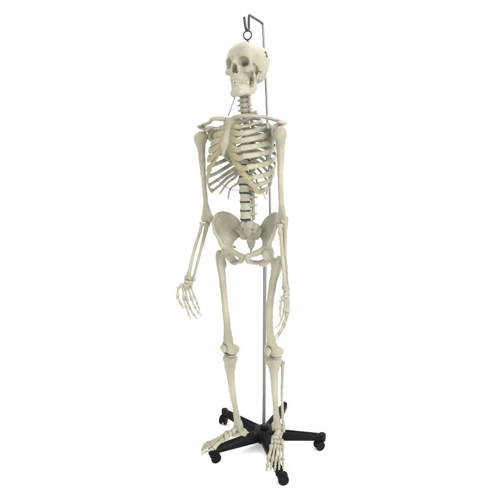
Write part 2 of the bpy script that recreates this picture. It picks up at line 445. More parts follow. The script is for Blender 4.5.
def f_vertebra(kind, ra, rb, hz, tp, spn, spd):
    def f(P):
        M = mirror(P)
        rr = np.sqrt((P[..., 0]/ra)**2+(P[..., 1]/rb)**2)
        waist = 1-.10*(1-np.clip(np.abs(P[..., 2])/hz, 0, 1)**2)
        d = smax((rr-waist)*min(ra, rb), np.abs(P[..., 2])-hz, .003)
        k = .004
        ped = cap(M, (ra*.6, -rb*.55, hz*.3), (ra*.85, -rb-.010, hz*.25), {'C': .003, 'T': .0045, 'L': .0075}[kind])
        lam = cap(M, (ra*.85, -rb-.011, 0), (0, -rb-.022, -hz*.4), .0042 if kind != 'C' else .003)
        d = U(k, d, ped, lam)
        Q = scaled(M, (1, 1, .6 if kind == 'L' else .9))
        d = U(k, d, cap(Q, (0, -rb-.022, -hz*.3), (0, -rb-.022-spn, -hz*.3-spd), .0042, .0036))
        tpz = {'C': 0, 'T': .004, 'L': .001}[kind]
        tb = {'C': -.004, 'T': -.022, 'L': -.014}[kind]
        d = U(k, d, cap(M, (ra*.9, -rb*.6-.004, .001), (tp, -rb+tb+.002, tpz), .0046, .0050 if kind == 'T' else .0044))
        d = U(k, d, cap(M, (ra*(1.15 if kind == 'C' else .82), -rb-(.004 if kind == 'C' else .011), -hz-.002), (ra*(1.15 if kind == 'C' else .87), -rb-(.003 if kind == 'C' else .010), hz+.003), {'C': .0062, 'T': .0058, 'L': .0074}[kind]))
        if kind == 'C': d = U(k, d, cap(M, (ra*.9, -.001, .0005), (tp, -.002, -.0015), .0042, .0044))
        return d
    return f
for i, z in enumerate(ZS):
    gap_up = (ZS[i-1]-z) if i else .018; gap_dn = (z-ZS[i+1]) if i < 23 else .034
    H = (gap_up+gap_dn)/2
    if i < 7: kind, ra, rb, tp, spn, spd = 'C', .0128+.0005*i, .0090, .0225+.0006*i, .016+.002*i, .004
    elif i < 19:
        u = (i-7)/11; kind, ra, rb, tp, spn, spd = 'T', .0135+.005*u, .0105+.005*u, .034-.008*u, .026, .018-.006*u
    else: kind, ra, rb, tp, spn, spd = 'L', .0228+.0006*(i-19), .0170, .036-.001*abs(i-21), .024, .002
    hz = H/2-{'C': .0014, 'T': .0015, 'L': .0019}[kind]
    lo = SP[min(23, i+1)]; hi = SP[max(0, i-1)]
    F0 = fwd(R(vert_yaw(i))); t = unit(hi-lo); pitch = math.degrees(math.atan2(t@F0, t[2]))
    fr = body_frame(SP[i], vert_yaw(i), 1, pitch*.8)
    m = tp+.008; bk = rb+.022+spn+.010
    vo = sdf_obj('vertebra', f_vertebra(kind, ra, rb, hz, tp, spn, spd), (-m, -bk, -hz-.03), (m, rb+.004, hz+.012), .0015 if i < 19 else .0018, fr, BONE, sk, amp=.0011)
    if i >= 1:
        nx = SP[i+1] if i < 23 else SP[i]-V(0, 0, .038)
        c = (SP[i]+nx)/2
        hd = (gap_dn-2*hz)/2+.0003 if i < 23 else .0022
        e1, e2 = fr.M[0], fr.M[1]
        th = np.linspace(0, 2*np.pi, 28, endpoint=False)
        rings = []
        tx = unit(SP[i]-nx)
        for rz, s in ((-1, .93), (-.6, .985), (.6, .985), (1, .93)):
            rings.append(c+np.outer(np.cos(th)*ra*s, e1)+np.outer(np.sin(th)*rb*s, e2)+tx*rz*hd)
        vs = np.concatenate(rings); k = 28
        fs = [[q*k+j, q*k+(j+1) % k, (q+1)*k+(j+1) % k, (q+1)*k+j] for q in range(3) for j in range(k)]+[list(range(k))[::-1], list(range(3*k, 4*k))]
        mesh_obj('intervertebral_disc', vs, fs, DISC if i >= 15 else CART, vo)

# ---- sternum and ribs, in the thorax frame (origin on the axis at floor level)
TO = V(-.0855, -.092, 0); TY = -37
TF = body_frame(TO, TY)
def t_local(p):
    d = np.asarray(p)-TO; return V(d@left(R(TY)), d@fwd(R(TY)), d[2])
ST0 = V(-.004, .088, 1.467); ST1 = V(.000, .138, 1.318)     # top and bottom of the sternum
sax = unit(ST1-ST0); sL = np.linalg.norm(ST1-ST0)
sF = unit(V(0, 1, 0)-sax*sax[1])
SF = Frame(TF(ST0), (TF(V(1, 0, 0))-TF(V(0, 0, 0))), TF(sF)-TF(V(0, 0, 0)), TF(sax)-TF(V(0, 0, 0)))   # a left, b out, c down
def f_sternum(P):
    Q = mirror(P)
    W = scaled(Q, (1, 2.3, 1))
    d = U(.006, ell(W, (0, 0, .018), (.027, .0145, .020)), cap(W, (.0, 0, .012), (.022, 0, .008), .012, .0105))
    d = U(.008, d, chain(W, [(0, 0, .034), (0, 0, .045), (0, .002, .075), (0, .001, .108), (0, 0, .122)], [.0125, .013, .0155, .0185, .0125], .008))
    d = U(.004, d, chain(W, [(0, 0, .125), (.001, .0, .140), (0, .0, sL-.003)], [.0105, .008, .0055]))
    d = cut(d, ell(P, (0, 0, -.006), (.011, .02, .009)), .005)
    for c, s in ((.026, .026), (.040, .018), (.058, .019), (.076, .021), (.094, .022), (.108, .023)):
        d = U(.004, d, ell(W, (s-.005, 0, c), (.008, .011, .0055)))
    return d
sternum = sdf_obj('sternum', f_sternum, (-.036, -.014, -.010), (.036, .014, sL+.008), .0015, SF, BONE, sk)
def st_pt(c, a):
    return ST0+sax*c+V(a, 0, 0)

# i: w, back, end(a,b,z), sternal joint c
RIB = [(.055, -.028, (.036, .072, 1.449), .020), (.082, -.040, (.050, .095, 1.424), .040), (.102, -.047, (.060, .112, 1.398), .058),
       (.116, -.052, (.067, .124, 1.371), .076), (.126, -.055, (.074, .130, 1.343), .093), (.132, -.056, (.083, .131, 1.312), .106),
       (.136, -.056, (.096, .122, 1.276), .116), (.137, -.055, (.110, .102, 1.240), None), (.134, -.053, (.119, .078, 1.213), None),
       (.128, -.050, (.122, .050, 1.193), None), (.118, -.044, (.119, .026, 1.172), None), (.088, -.040, (.098, -.006, 1.152), None)]
for side in (1, -1):
    carts = {}
    for i, (w, back, end, cj) in enumerate(RIB):
        vb = t_local(SP[7+i])
        va, vbb, vz = vb[0]*side, vb[1], vb[2]
        z0 = vz+.007; ze = end[2]; dz = z0-ze
        bc = vbb
        kk = 1 if i < 10 else .9
        lat_b = (.030, .034, .036, .038, .038, .036, .034, .030, .022, .012, -.004, -.025)[i]
        jit = rng.normal(0, .0012, 3)
        pts = [V(va+.012, bc-.012, z0), V(va+.036, bc-.032+(.004 if i < 2 else 0), z0-.001-.02*dz)]
        pts += [V(w*(.62 if i < 11 else .55), bc+back*(1 if i < 7 else .85)+.004, z0-dz*min(.36, .10+.032*i)), V(w*.88, bc+back*.45, z0-dz*min(.57, .25+.042*i))]
        if i < 10: pts += [V(w, lat_b, z0-dz*min(.85, .50+.05*i))]
        if i < 10:
            mid = V(w*.5+end[0]*.5, (lat_b+end[1])/2, z0-dz*min(.95, .77+.024*i))
            mid[0] += .012*(w-end[0])/.05
            mid[1] += .004
            pts += [mid]
        pts += [V(*end)]
        pts = [p+V(0, 0, jit[0]*q/len(pts)) for q, p in enumerate(pts)]
        path = smooth_path(pts, 9)
        n = len(path)
        cen = V(0, .030, 0)
        nl = np.stack([(path[:, 0]-cen[0])/.12**2, (path[:, 1]-cen[1])/.085**2, np.full(n, 2.5 if i > 1 else (22 if i == 0 else 10))], 1)
        hw0 = (.0086, .0086, .0092, .0095, .0098, .0097, .0094, .0090, .0083, .0076, .0064, .0056)[i]
        hw = lerp_list([.0056, .0062, .0064, .0062, .0062, .0066, .0070], n)*hw0/.0064
        ht = lerp_list([.0046, .0044, .0040, .0036, .0034, .0033, .0036], n)
        if i >= 10: hw = hw*lerp_list([1, 1, 1, .9, .7], n); ht = ht*lerp_list([1, 1, .9, .8, .6], n)
        e = round_ends(path, .003)
        P = path.copy(); P[:, 0] *= side
        N = nl.copy(); N[:, 0] *= side
        wp = TF(P); wn = N@TF.M
        v, f = sweep(wp, hw*e, ht*e, wn, 12)
        rb = mesh_obj('rib', v, f, BONE, sk)
        # costal cartilage
        E = path[-1]; tan = unit(path[-1]-path[-3])
        if i < 7:
            S = st_pt(cj, 0); half = (.022, .018, .0185, .020, .021, .021, .018)[i]; S = S+V(half-.004, 0, 0)
            S[0] = abs(S[0])
            dip = (0, 0, .002, .006, .014, .020, .024)[i]
            m1 = E*.62+S*.38+V(.002, .010, -dip); m0 = E*.9+S*.1+V(0, .004, -dip*.55)
            cp = [E-tan*.007, m0, m1, E*.25+S*.75+V(0, .004, -dip*.4), S]
        elif i < 10:
            base = carts[i-1]; S = base[int(len(base)*(.50, .40, .36)[i-7])]
            S = S+V(0, -.001, -.006)
            cp = [E-tan*.007, E*.8+S*.2+V(-.002, .010, -.008), E*.4+S*.6+V(0, .007, -.006), S]
        else: continue
        cpath = smooth_path(cp, 8); carts[i] = cpath; n = len(cpath)
        nl = np.stack([cpath[:, 0]/.12**2*.5, (cpath[:, 1]-.02)/.085**2, np.full(n, 2.)], 1)
        hw = lerp_list([.0098, .0112, .0114, .0098], n)*(1 if i < 7 else .9); ht = lerp_list([.0042, .0042, .0040, .0042], n)
        e = round_ends(cpath, .003)
        P = cpath.copy(); P[:, 0] *= side; nl[:, 0] *= side
        v, f = sweep(TF(P), hw*e, ht*e, nl@TF.M, 12)
        mesh_obj('costal_cartilage', v, f, CART, rb)

# ---- shoulder girdle
def scapula(side, G, AC, yaw):
    """plate from the socket G to the medial border; local a lateral, b forward, c up, origin at G"""
    fr = body_frame(G, yaw, side)
    ac = np.linalg.solve(fr.M.T, np.asarray(AC)-G)
    sup, inf, mid = V(-.088, -.052, .040), V(-.078, -.055, -.115), V(-.098, -.060, .0)
    neck = V(-.010, -.006, .0)
    def f(P):
        d = U(.006, tri(P, neck+V(0, 0, .012), sup, mid, .0024), tri(P, neck+V(0, 0, .012), mid, neck+V(-.004, -.004, -.03), .0024),
              tri(P, neck+V(-.004, -.004, -.03), mid, inf, .0024))
        d = U(.005, d, chain(P, [sup, mid, inf], [.004, .0038, .0052]), chain(P, [inf, V(-.030, -.022, -.050), neck+V(0, 0, -.020)], [.005, .0058, .007]))
        d = U(.006, d, cap(P, sup, neck+V(-.01, 0, .02), .003, .004))
        d = U(.006, d, ell(P, (-.004, -.002, -.002), (.010, .014, .021)))
        d = cut(d, ell(P, (.011, .004, -.002), (.010, .014, .019)), .003)
        # spine and acromion
        sp = [mid+V(.004, -.002, .012), V(-.060, -.062, .028), V(-.030, -.052, .034), ac+V(-.014, -.022, -.001)]
        d = U(.005, d, chain(P, sp, [.003, .0045, .0055, .006]))
        d = U(.004, d, tri(P, sp[1], sp[3], V(-.030, -.020, .018), .0024), tri(P, sp[0], sp[1], V(-.055, -.035, .02), .0022))
        d = U(.005, d, tri(P, ac+V(.004, .002, .0), ac+V(-.042, -.034, .002), ac+V(-.034, .004, -.020), .0045))
        Q = scaled(P, (1, 1, 1.7)); s = V(1, 1, 1.7)
        d = U(.005, d, chain(Q, [(ac+V(-.014, -.022, -.001))*s, (ac+V(.001, -.010, .001))*s, (ac+V(-.003, .006, .001))*s], [.0105, .0145, .0115], .004))
        d = U(.006, d, chain(P, [(-.016, .0, .016), (-.019, .014, .025), (-.013, .026, .020), (-.006, .031, .012)], [.008, .0068, .006, .005], .003))   # coracoid
        return d
    m = .012
    return sdf_obj('scapula', f, (-.115, -.085, -.13), (max(.02, ac[0]+.02), .055, max(.055, ac[2]+.018)), .0017, fr, BONE, sk)
def clavicle(pts):
    path = smooth_path(pts, 10); n = len(path)
    r1 = lerp_list([.0125, .0105, .0085, .0080, .0090, .0098], n); r2 = lerp_list([.0105, .0082, .0070, .0064, .0062, .0058], n)
    e = round_ends(path, .007)
    v, f = sweep(path, r1*e, r2*e, np.tile(UP, (n, 1)), 14)
    return mesh_obj('clavicle', v, f, BONE, sk)
ACR, ACL = V(-.272, -.036, 1.446), V(.048, -.210, 1.437)
GR, GL = V(-.236, -.036, 1.413), V(.024, -.200, 1.408)
scapula(-1, GR, ACR, -22); scapula(1, GL, ACL, -42)
cR = TF(ST0+V(-.020, .004, -.006)); cL = TF(ST0+V(.020, .004, -.006))
clavicle([cR, cR*.72+ACR*.28+V(-.016, -.022, .006), cR*.38+ACR*.62+V(0, .0, .006), ACR*.9+cR*.1+V(0, .010, .007), ACR+V(.006, .002, .009)])
clavicle([cL, cL*.70+ACL*.30+V(-.012, -.020, .010), cL*.36+ACL*.64+V(.004, .010, .016), ACL*.9+cL*.1+V(.006, .012, .009), ACL+V(-.004, .002, .009)])

# ---- arms
def f_humerus(L):
    def f(P):
        d = shaft(P, [(.003, 0, .025), (.002, .0, .08), (.0, .002, L*.5), (-.001, .001, L*.78), (0, 0, L-.03)], [.0215, .0155, .0112, .0106, .0130])
        d = U(.016, d, ell(P, (-.006, -.003, .012), (.0225, .0225, .0225)), ell(P, (.012, .003, .018), (.0125, .016, .020)), ell(P, (.006, .015, .022), (.008, .008, .014)))
        fl = scaled(P, (1, 1.5, 1))
        d = U(.012, d, chain(fl, [(-.006, 0, L-.055), (-.016, 0, L-.028), (-.026, -.002, L-.014)], [.009, .0085, .008]), chain(fl, [(.004, 0, L-.055), (.013, 0, L-.026), (.021, 0, L-.012)], [.009, .009, .0075]))
        d = U(.008, d, ell(P, (-.002, .001, L-.022), (.016, .0075, .018)), cap(P, (-.018, .003, L-.005), (-.002, .003, L-.002), .0115, .0085), ell(P, (.013, .006, L-.006), (.0098, .011, .0105)))
        return d
    return f
def arm_bone(name, f, p0, p1, yaw, side, wid, h=.0017, top=.03, bot=.03):
    p0, p1 = np.asarray(p0, float), np.asarray(p1, float); L = np.linalg.norm(p1-p0)
    fr = axis_frame(p0, p1, yaw, side)
    return sdf_obj(name, f(L), (-wid, -wid, -top), (wid, wid, L+bot), h, fr, BONE, sk)
HR0, HR1 = V(-.269, -.040, 1.418), V(-.250, -.032, 1.062)
HL0, HL1 = V(.042, -.222, 1.416), V(.0555, -.206, 1.072)
arm_bone('humerus', f_humerus, HR0, HR1, -22, -1, .042)
arm_bone('humerus', f_humerus, HL0, HL1, -58, 1, .042)
def f_radius(L):
    def f(P):
        d = shaft(P, [(0, 0, .012), (.0, .0, .035), (.003, .001, L*.4), (.002, .0, L*.8), (0, .0, L-.012)], [.0080, .0074, .0070, .0076, .0105])
        hd = np.maximum(np.sqrt(P[..., 0]**2+P[..., 1]**2)-.0112, np.abs(P[..., 2]-.004)-.0055)
        d = U(.005, d, hd, ell(P, (-.005, .004, .034), (.006, .006, .009)))
        d = U(.010, d, ell(scaled(P, (1, 1.25, 1)), (-.001, 0, L-.008), (.0155, .012, .012)), cap(P, (.010, 0, L-.010), (.012, .0, L+.003), .006, .004))
        return cut(d, ell(P, (-.003, 0, L+.010), (.012, .012, .010)), .003)
    return f
def f_ulna(L):
    def f(P):
        d = shaft(P, [(0, -.006, .0), (0, -.002, .045), (-.002, .0, L*.4), (0, 0, L*.8), (0, 0, L-.004)], [.0115, .0090, .0070, .0060, .0066])
        d = U(.006, d, ell(P, (0, -.012, -.014), (.0105, .009, .013)), cap(P, (0, .0, .012), (0, .010, .010), .009, .005))
        d = U(.006, d, ell(P, (0, 0, L-.004), (.0082, .0082, .007)), cap(P, (-.004, -.003, L-.003), (-.005, -.004, L+.005), .0035, .0022))
        return cut(d, ell(P, (0, .008, -.005), (.014, .0105, .0105)), .003)
    return f
RR0, RR1, UR0, UR1 = V(-.268, -.049, 1.055), V(-.324, -.122, .828), V(-.2465, -.034, 1.060), V(-.304, -.098, .822)
RL0, RL1, UL0, UL1 = V(.046, -.224, 1.066), V(.068, -.237, .812), V(.062, -.204, 1.070), V(.0805, -.203, .807)
arm_bone('radius', f_radius, RR0, RR1, -30, -1, .026, .0013); arm_bone('ulna', f_ulna, UR0, UR1, -25, -1, .026, .0013)
arm_bone('radius', f_radius, RL0, RL1, -70, 1, .026, .0013); arm_bone('ulna', f_ulna, UL0, UL1, -70, 1, .026, .0013)

# ---- hands and feet: every small bone is a mesh of its own
def small_bone(name, p0, p1, rb, rm, rh, parent, flat=1., nrm=None):
    """a waisted little long bone from base to head"""
    p0, p1 = np.asarray(p0, float), np.asarray(p1, float); L = np.linalg.norm(p1-p0); d = (p1-p0)/L
    u = np.array([0, .03, .10, .20, .35, .55, .72, .84, .93, .98, 1.0])
    r = np.array([.62*rb, .92*rb, rb, .86*rb, rm*1.05, rm, rm*1.06, .88*rh, rh, .88*rh, .5*rh])
    n0 = unit(np.cross(d, V(.2, .5, .9))) if nrm is None else unit(nrm-d*(nrm@d))
    bow = np.sin(u*np.pi)*L*.035
    path = p0+np.outer(u*L, d)+np.outer(bow, n0 if nrm is not None else n0*0)
    v, f = sweep(path, r, r*flat, np.tile(n0, (len(u), 1)), 12)
    return mesh_obj(name, v, f, BONE, parent)
def pebble(name, c, r, fr_axes, parent, seed):
    rs = np.random.default_rng(seed)
    a = rs.normal(size=(5, 3)); a /= np.linalg.norm(a, axis=1)[:, None]; am = rs.uniform(.04, .12, 5)
    th, ph = np.meshgrid(np.linspace(0, np.pi, 11)[1:-1], np.linspace(0, 2*np.pi, 16, endpoint=False), indexing='ij')
    D = np.stack([np.sin(th)*np.cos(ph), np.sin(th)*np.sin(ph), np.cos(th)], -1).reshape(-1, 3)
    D = np.concatenate([[[0, 0, 1]], D, [[0, 0, -1]]])
    s = 1+sum(m*np.cos(3*(D@q)) for m, q in zip(am, a))*.8
    p = np.sign(D)*np.abs(D)**.8
    v = (p*s[:, None]*np.asarray(r))@np.asarray(fr_axes)+c
    k = 16; fs = [[0, 1+j, 1+(j+1) % k] for j in range(k)]
    for q in range(8): fs += [[1+q*k+j, 1+(q+1)*k+j, 1+(q+1)*k+(j+1) % k, 1+q*k+(j+1) % k] for j in range(k)]
    e = len(v)-1; fs += [[1+8*k+j, e, 1+8*k+(j+1) % k] for j in range(k)]
    return mesh_obj(name, v, fs, BONE, parent)
HAND_R = {'thumb': [[-.335, -.145, .815], [-.355, -.151, .806], [-.362, -.153, .764], [-.350, -.145, .731], [-.341, -.137, .713]],
 'i': [[-.340, -.132, .801], [-.339, -.138, .752], [-.330, -.140, .719], [-.322, -.132, .684], [-.315, -.124, .660]],
 'm': [[-.333, -.120, .798], [-.328, -.126, .746], [-.316, -.128, .709], [-.301, -.120, .676], [-.288, -.112, .657]],
 'r': [[-.325, -.108, .797], [-.311, -.114, .746], [-.297, -.116, .709], [-.285, -.108, .685], [-.274, -.100, .666]],
 'l': [[-.316, -.096, .796], [-.299, -.102, .749], [-.289, -.104, .723], [-.283, -.096, .701], [-.279, -.088, .685]]}
HAND_L = {'thumb': [[.060, -.262, .796], [.051, -.268, .782], [.048, -.274, .755], [.046, -.280, .729], [.050, -.284, .713]],
 'i': [[.066, -.250, .785], [.063, -.256, .735], [.055, -.262, .706], [.044, -.268, .686], [.030, -.272, .673]],
 'm': [[.072, -.237, .782], [.073, -.243, .727], [.062, -.249, .685], [.045, -.255, .651], [.026, -.259, .628]],
 'r': [[.077, -.222, .777], [.080, -.228, .721], [.070, -.234, .676], [.050, -.240, .637], [.029, -.244, .612]],
 'l': [[.082, -.208, .775], [.086, -.214, .724], [.078, -.220, .690], [.068, -.226, .661], [.057, -.230, .644]]}
def hand(H, rad_end, uln_end, seed, dors):
    wrist = (np.asarray(rad_end)+uln_end)/2
    h = empty('hand', wrist, sk)
    dors = np.asarray(dors, float)
    rows = [np.asarray(H[k][0]) for k in 'imrl']
    w0 = np.asarray(rad_end)+(np.asarray(uln_end)-rad_end)*np.linspace(.05, .95, 4)[:, None]
    ax = unit(rows[3]-rows[0]); dn = unit(np.mean(rows, 0)-wrist); nn = unit(np.cross(ax, dn)); dn = np.cross(nn, ax)
    axes = [ax, nn, dn]
    for j in range(4):
        p = w0[j]*.66+rows[j]*.34-dn*.0005; q = w0[j]*.22+rows[j]*.78
        pebble('carpal_bone', p, (.0080, .0088, .0085), axes, h, seed+j)
        pebble('carpal_bone', q, (.0078, .0088, .0085), axes, h, seed+9+j)
    for k, J in H.items():
        J = [np.asarray(p, float) for p in J]
        s = {'thumb': 1.12, 'i': 1., 'm': 1.03, 'r': .97, 'l': .88}[k]
        for q in range(4):
            a, b = J[q], J[q+1]; g = unit(b-a)*.0002
            if k == 'thumb' and q == 0:
                pebble('carpal_bone', (a+b)/2, (.0070, .0070, .0085), axes, h, seed+30); continue
            mc = q == (1 if k == 'thumb' else 0)
            if mc: small_bone('metacarpal', a+g, b-g, .0078*s, .0046*s, .0074*s, h, 1., dors)
            else:
                lv = q if k != 'thumb' else q-1
                tip = q == 3
                small_bone('finger_bone', a+g, b-g, (.0072, .0063, .0054)[lv-1]*s, (.0045, .0039, .0032)[lv-1]*s, (.0062, .0052, .0040)[lv-1]*s, h, .85, dors)
    return h
hand(HAND_R, RR1, UR1, 100, (-.3, -.5, .3)); hand(HAND_L, RL1, UL1, 200, (.9, .1, .2))

# ---- pelvis
PM = V(-.0815, -.122, .9445); PY_ = -15
def f_hip(P):
    crest = [V(.119, .046, .078), V(.128, .038, .099), V(.133, .020, .122), V(.131, -.006, .143), V(.120, -.030, .153), V(.101, -.050, .152), V(.080, -.064, .140), V(.061, -.075, .120), V(.047, -.082, .096)]
    base = [V(.094, .014, .030), V(.094, .013, .034), V(.090, .012, .036), V(.088, .006, .038), V(.086, .0, .040), V(.083, -.006, .042), V(.079, -.014, .044), V(.074, -.024, .048), V(.068, -.036, .052)]
    def res(L, n):
        q = smooth_path(L, 6); x = np.linspace(0, len(q)-1, n); return np.stack([np.interp(x, np.arange(len(q)), q[:, i]) for i in range(3)], 1)
    crest, base = res(crest, 14), res(base, 14)
    d = None
    for i in range(len(crest)-1):
        # the blade is slightly bowl shaped: bend it through a middle point
        m0 = (base[i]+crest[i])/2+V(.006, -.008, -.002); m1 = (base[i+1]+crest[i+1])/2+V(.006, -.008, -.002)
        for t in (tri(P, base[i], m0, m1, .0042), tri(P, base[i], m1, base[i+1], .0042), tri(P, m0, crest[i], crest[i+1], .0036), tri(P, m0, crest[i+1], m1, .0036)):
            d = t if d is None else np.minimum(d, t)
    d = U(.007, d, shaft(P, crest, [.0066, .0060, .0062, .0074, .0070, .0060, .0062, .0068, .0078], 26))
    d = U(.008, d, cap(P, (.117, .045, .074), (.102, .030, .046), .0065, .008), cap(P, (.102, .032, .044), (.094, .024, .022), .009, .012))
    d = U(.010, d, cap(P, (.047, -.080, .094), (.050, -.070, .062), .009, .010), chain(P, [(.050, -.068, .062), (.068, -.036, .045), (.080, -.012, .020)], [.011, .011, .016]))
    d = U(.012, d, ell(P, (.085, -.005, .006), (.0265, .026, .028)))
    # pubis and ischium
    bowl = cut(d, ell(P, (.112, .020, -.008), (.028, .027, .027)), .004)
    d = bowl
    d = U(.010, d, chain(P, [(.088, -.014, -.010), (.080, -.036, -.034), (.066, -.044, -.052)], [.022, .0175, .0165]))
    d = U(.005, d, cap(P, (.076, -.036, .012), (.062, -.048, .008), .008, .0045))
    d = cut(d, ell(P, (.054, .000, -.022), (.017, .028, .009)), .005)
    d = U(.008, d, shaft(P, [(.076, .012, .012), (.054, .025, .002), (.030, .032, -.007), (.011, .033, -.015)], [.0165, .0130, .0112, .0125]))
    d = U(.006, d, ell(P, (.0135, .031, -.024), (.0115, .010, .016)))
    d = U(.006, d, shaft(P, [(.015, .027, -.034), (.027, .010, -.041), (.044, -.014, -.047), (.060, -.034, -.052)], [.0105, .0095, .0105, .0160]))
    return d
def hip_bone(side): return sdf_obj('hip_bone', f_hip, (-.002, -.100, -.105), (.148, .070, .168), .0019, body_frame(PM, PY_, side), BONE, sk, key='hip', amp=.0013)
hip_bone(1); hip_bone(-1)
def f_sacrum(P):
    Q = mirror(P)
    W = scaled(P, (.62, 1, 1))
    W2 = W.copy(); W2[..., 0] = np.abs(W2[..., 0])
    d = chain(W2, [(.0, -.010, .112), (.0, -.030, .088), (0, -.056, .056), (0, -.074, .032), (0, -.078, .012)], [.017, .0165, .0135, .0105, .0085], .01)
    d = U(.012, d, chain(Q, [(.010, -.014, .108), (.032, -.028, .100), (.044, -.044, .080), (.030, -.058, .050)], [.012, .013, .013, .010], .008))
    top = smax(np.sqrt((P[..., 0]/.0235)**2+((P[..., 1]+.006)/.0165)**2)*.0165-.0165, np.abs(P[..., 2]-.118)-.008, .003)
    d = U(.006, d, top)
    d = U(.006, d, chain(P, [(0, -.078, .012), (0, -.075, -.002), (0, -.066, -.012)], [.0078, .006, .004]))
    for z, b, a in ((.090, -.018, .021), (.070, -.034, .019), (.050, -.048, .017), (.031, -.057, .0145)):
        d = cut(d, cap(Q, (a, b+.014, z), (a, b-.002, z-.002), .0040, .0030), .003)
    for z, b in ((.101, -.010), (.080, -.024), (.061, -.038), (.041, -.050), (.022, -.058)):
        d = cut(d, cap(Q, (0, b+.015, z), (.016, b+.015, z), .0012, .0012), .004)
    for z, b in ((.095, -.048), (.074, -.066), (.052, -.078)):
        d = U(.006, d, ell(P, (0, b, z), (.005, .008, .008)))
    return d
sdf_obj('sacrum', f_sacrum, (-.066, -.098, -.036), (.066, .020, .134), .0018, body_frame(PM, PY_), BONE, sk, amp=.0018)
pf = body_frame(PM, PY_)
v, f = sweep(pf(np.array([(-.0045, .033, -.019), (0, .033, -.019), (.0045, .033, -.019)])), np.array([.011, .012, .011]), np.array([.0085, .009, .0085]), np.tile(fwd(R(PY_)), (3, 1)), 14)
mesh_obj('pubic_disc', v, f, CART, sk)

# ---- legs
def f_femur(L):
    def f(P):
        d = shaft(P, [(.042, -.002, .045), (.028, .004, .10), (.009, .011, .20), (-.001, .009, .31), (0, .002, .395)], [.0200, .0162, .0142, .0150, .0225])
        d = U(.006, d, ell(P, (0, 0, 0), (.0232, .0232, .0232)))
        d = U(.010, d, chain(P, [(.010, 0, .010), (.040, -.004, .038)], [.0135, .0165]))
        d = U(.010, d, ell(P, (.054, -.009, .023), (.0155, .0180, .022)), ell(P, (.031, -.016, .064), (.0085, .009, .013)), cap(P, (.052, -.008, .02), (.041, -.002, .075), .012, .010))
        d = U(.014, d, ell(P, (-.021, -.010, L-.022), (.0185, .030, .0215)), ell(P, (.023, -.008, L-.022), (.0175, .031, .0205)), ell(P, (0, .006, L-.036), (.030, .020, .024)))
        d = U(.008, d, ell(P, (-.034, -.006, L-.034), (.0075, .010, .010)), ell(P, (.034, -.006, L-.032), (.006, .009, .009)))
        d = cut(d, cap(P, (.001, -.036, L-.012), (.001, -.026, L+.012), .0085, .0075), .005)
        d = cut(d, cap(P, (.002, .030, L-.045), (.001, .028, L-.004), .007, .006), .010)
        return d
    return f
def f_tibia(L):
    def f(P):
        d = shaft(P, [(0, -.003, .024), (0, -.001, .048), (0, .002, .080), (-.001, .004, .13), (-.003, .003, .24), (-.004, .0, L-.02)], [.0275, .0235, .0175, .0148, .0122, .0155], 22)
        d = U(.022, d, ell(P, (-.016, -.004, .0145), (.0195, .0235, .0150)), ell(P, (.016, -.004, .0145), (.0185, .0225, .0150)))
        d = U(.004, d, cap(P, (-.005, -.003, .004), (-.005, -.003, -.004), .005, .0025), cap(P, (.005, -.004, .004), (.005, -.004, -.003), .005, .0025))
        d = U(.010, d, ell(P, (.002, .019, .048), (.009, .0085, .015)), cap(P, (.001, .014, .06), (-.001, .012, .20), .007, .005))
        d = U(.010, d, ell(P, (-.004, -.001, L-.012), (.021, .0185, .0145)), cap(P, (-.021, .001, L-.012), (-.0225, .003, L+.009), .009, .006))
        d = cut(d, ell(P, (.0, 0, L+.013), (.0165, .03, .0135)), .004)
        return d
    return f
def f_fibula(L):
    def f(P):
        d = shaft(P, [(.0, 0, .01), (.0, .001, .05), (-.004, .003, L*.4), (-.003, .003, L*.75), (0, 0, L-.02)], [.0088, .0062, .0058, .0060, .0072])
        return U(.006, d, ell(P, (0, 0, .004), (.0105, .011, .0105)), ell(P, (.001, .002, L-.010), (.0072, .0105, .0165)))
    return f
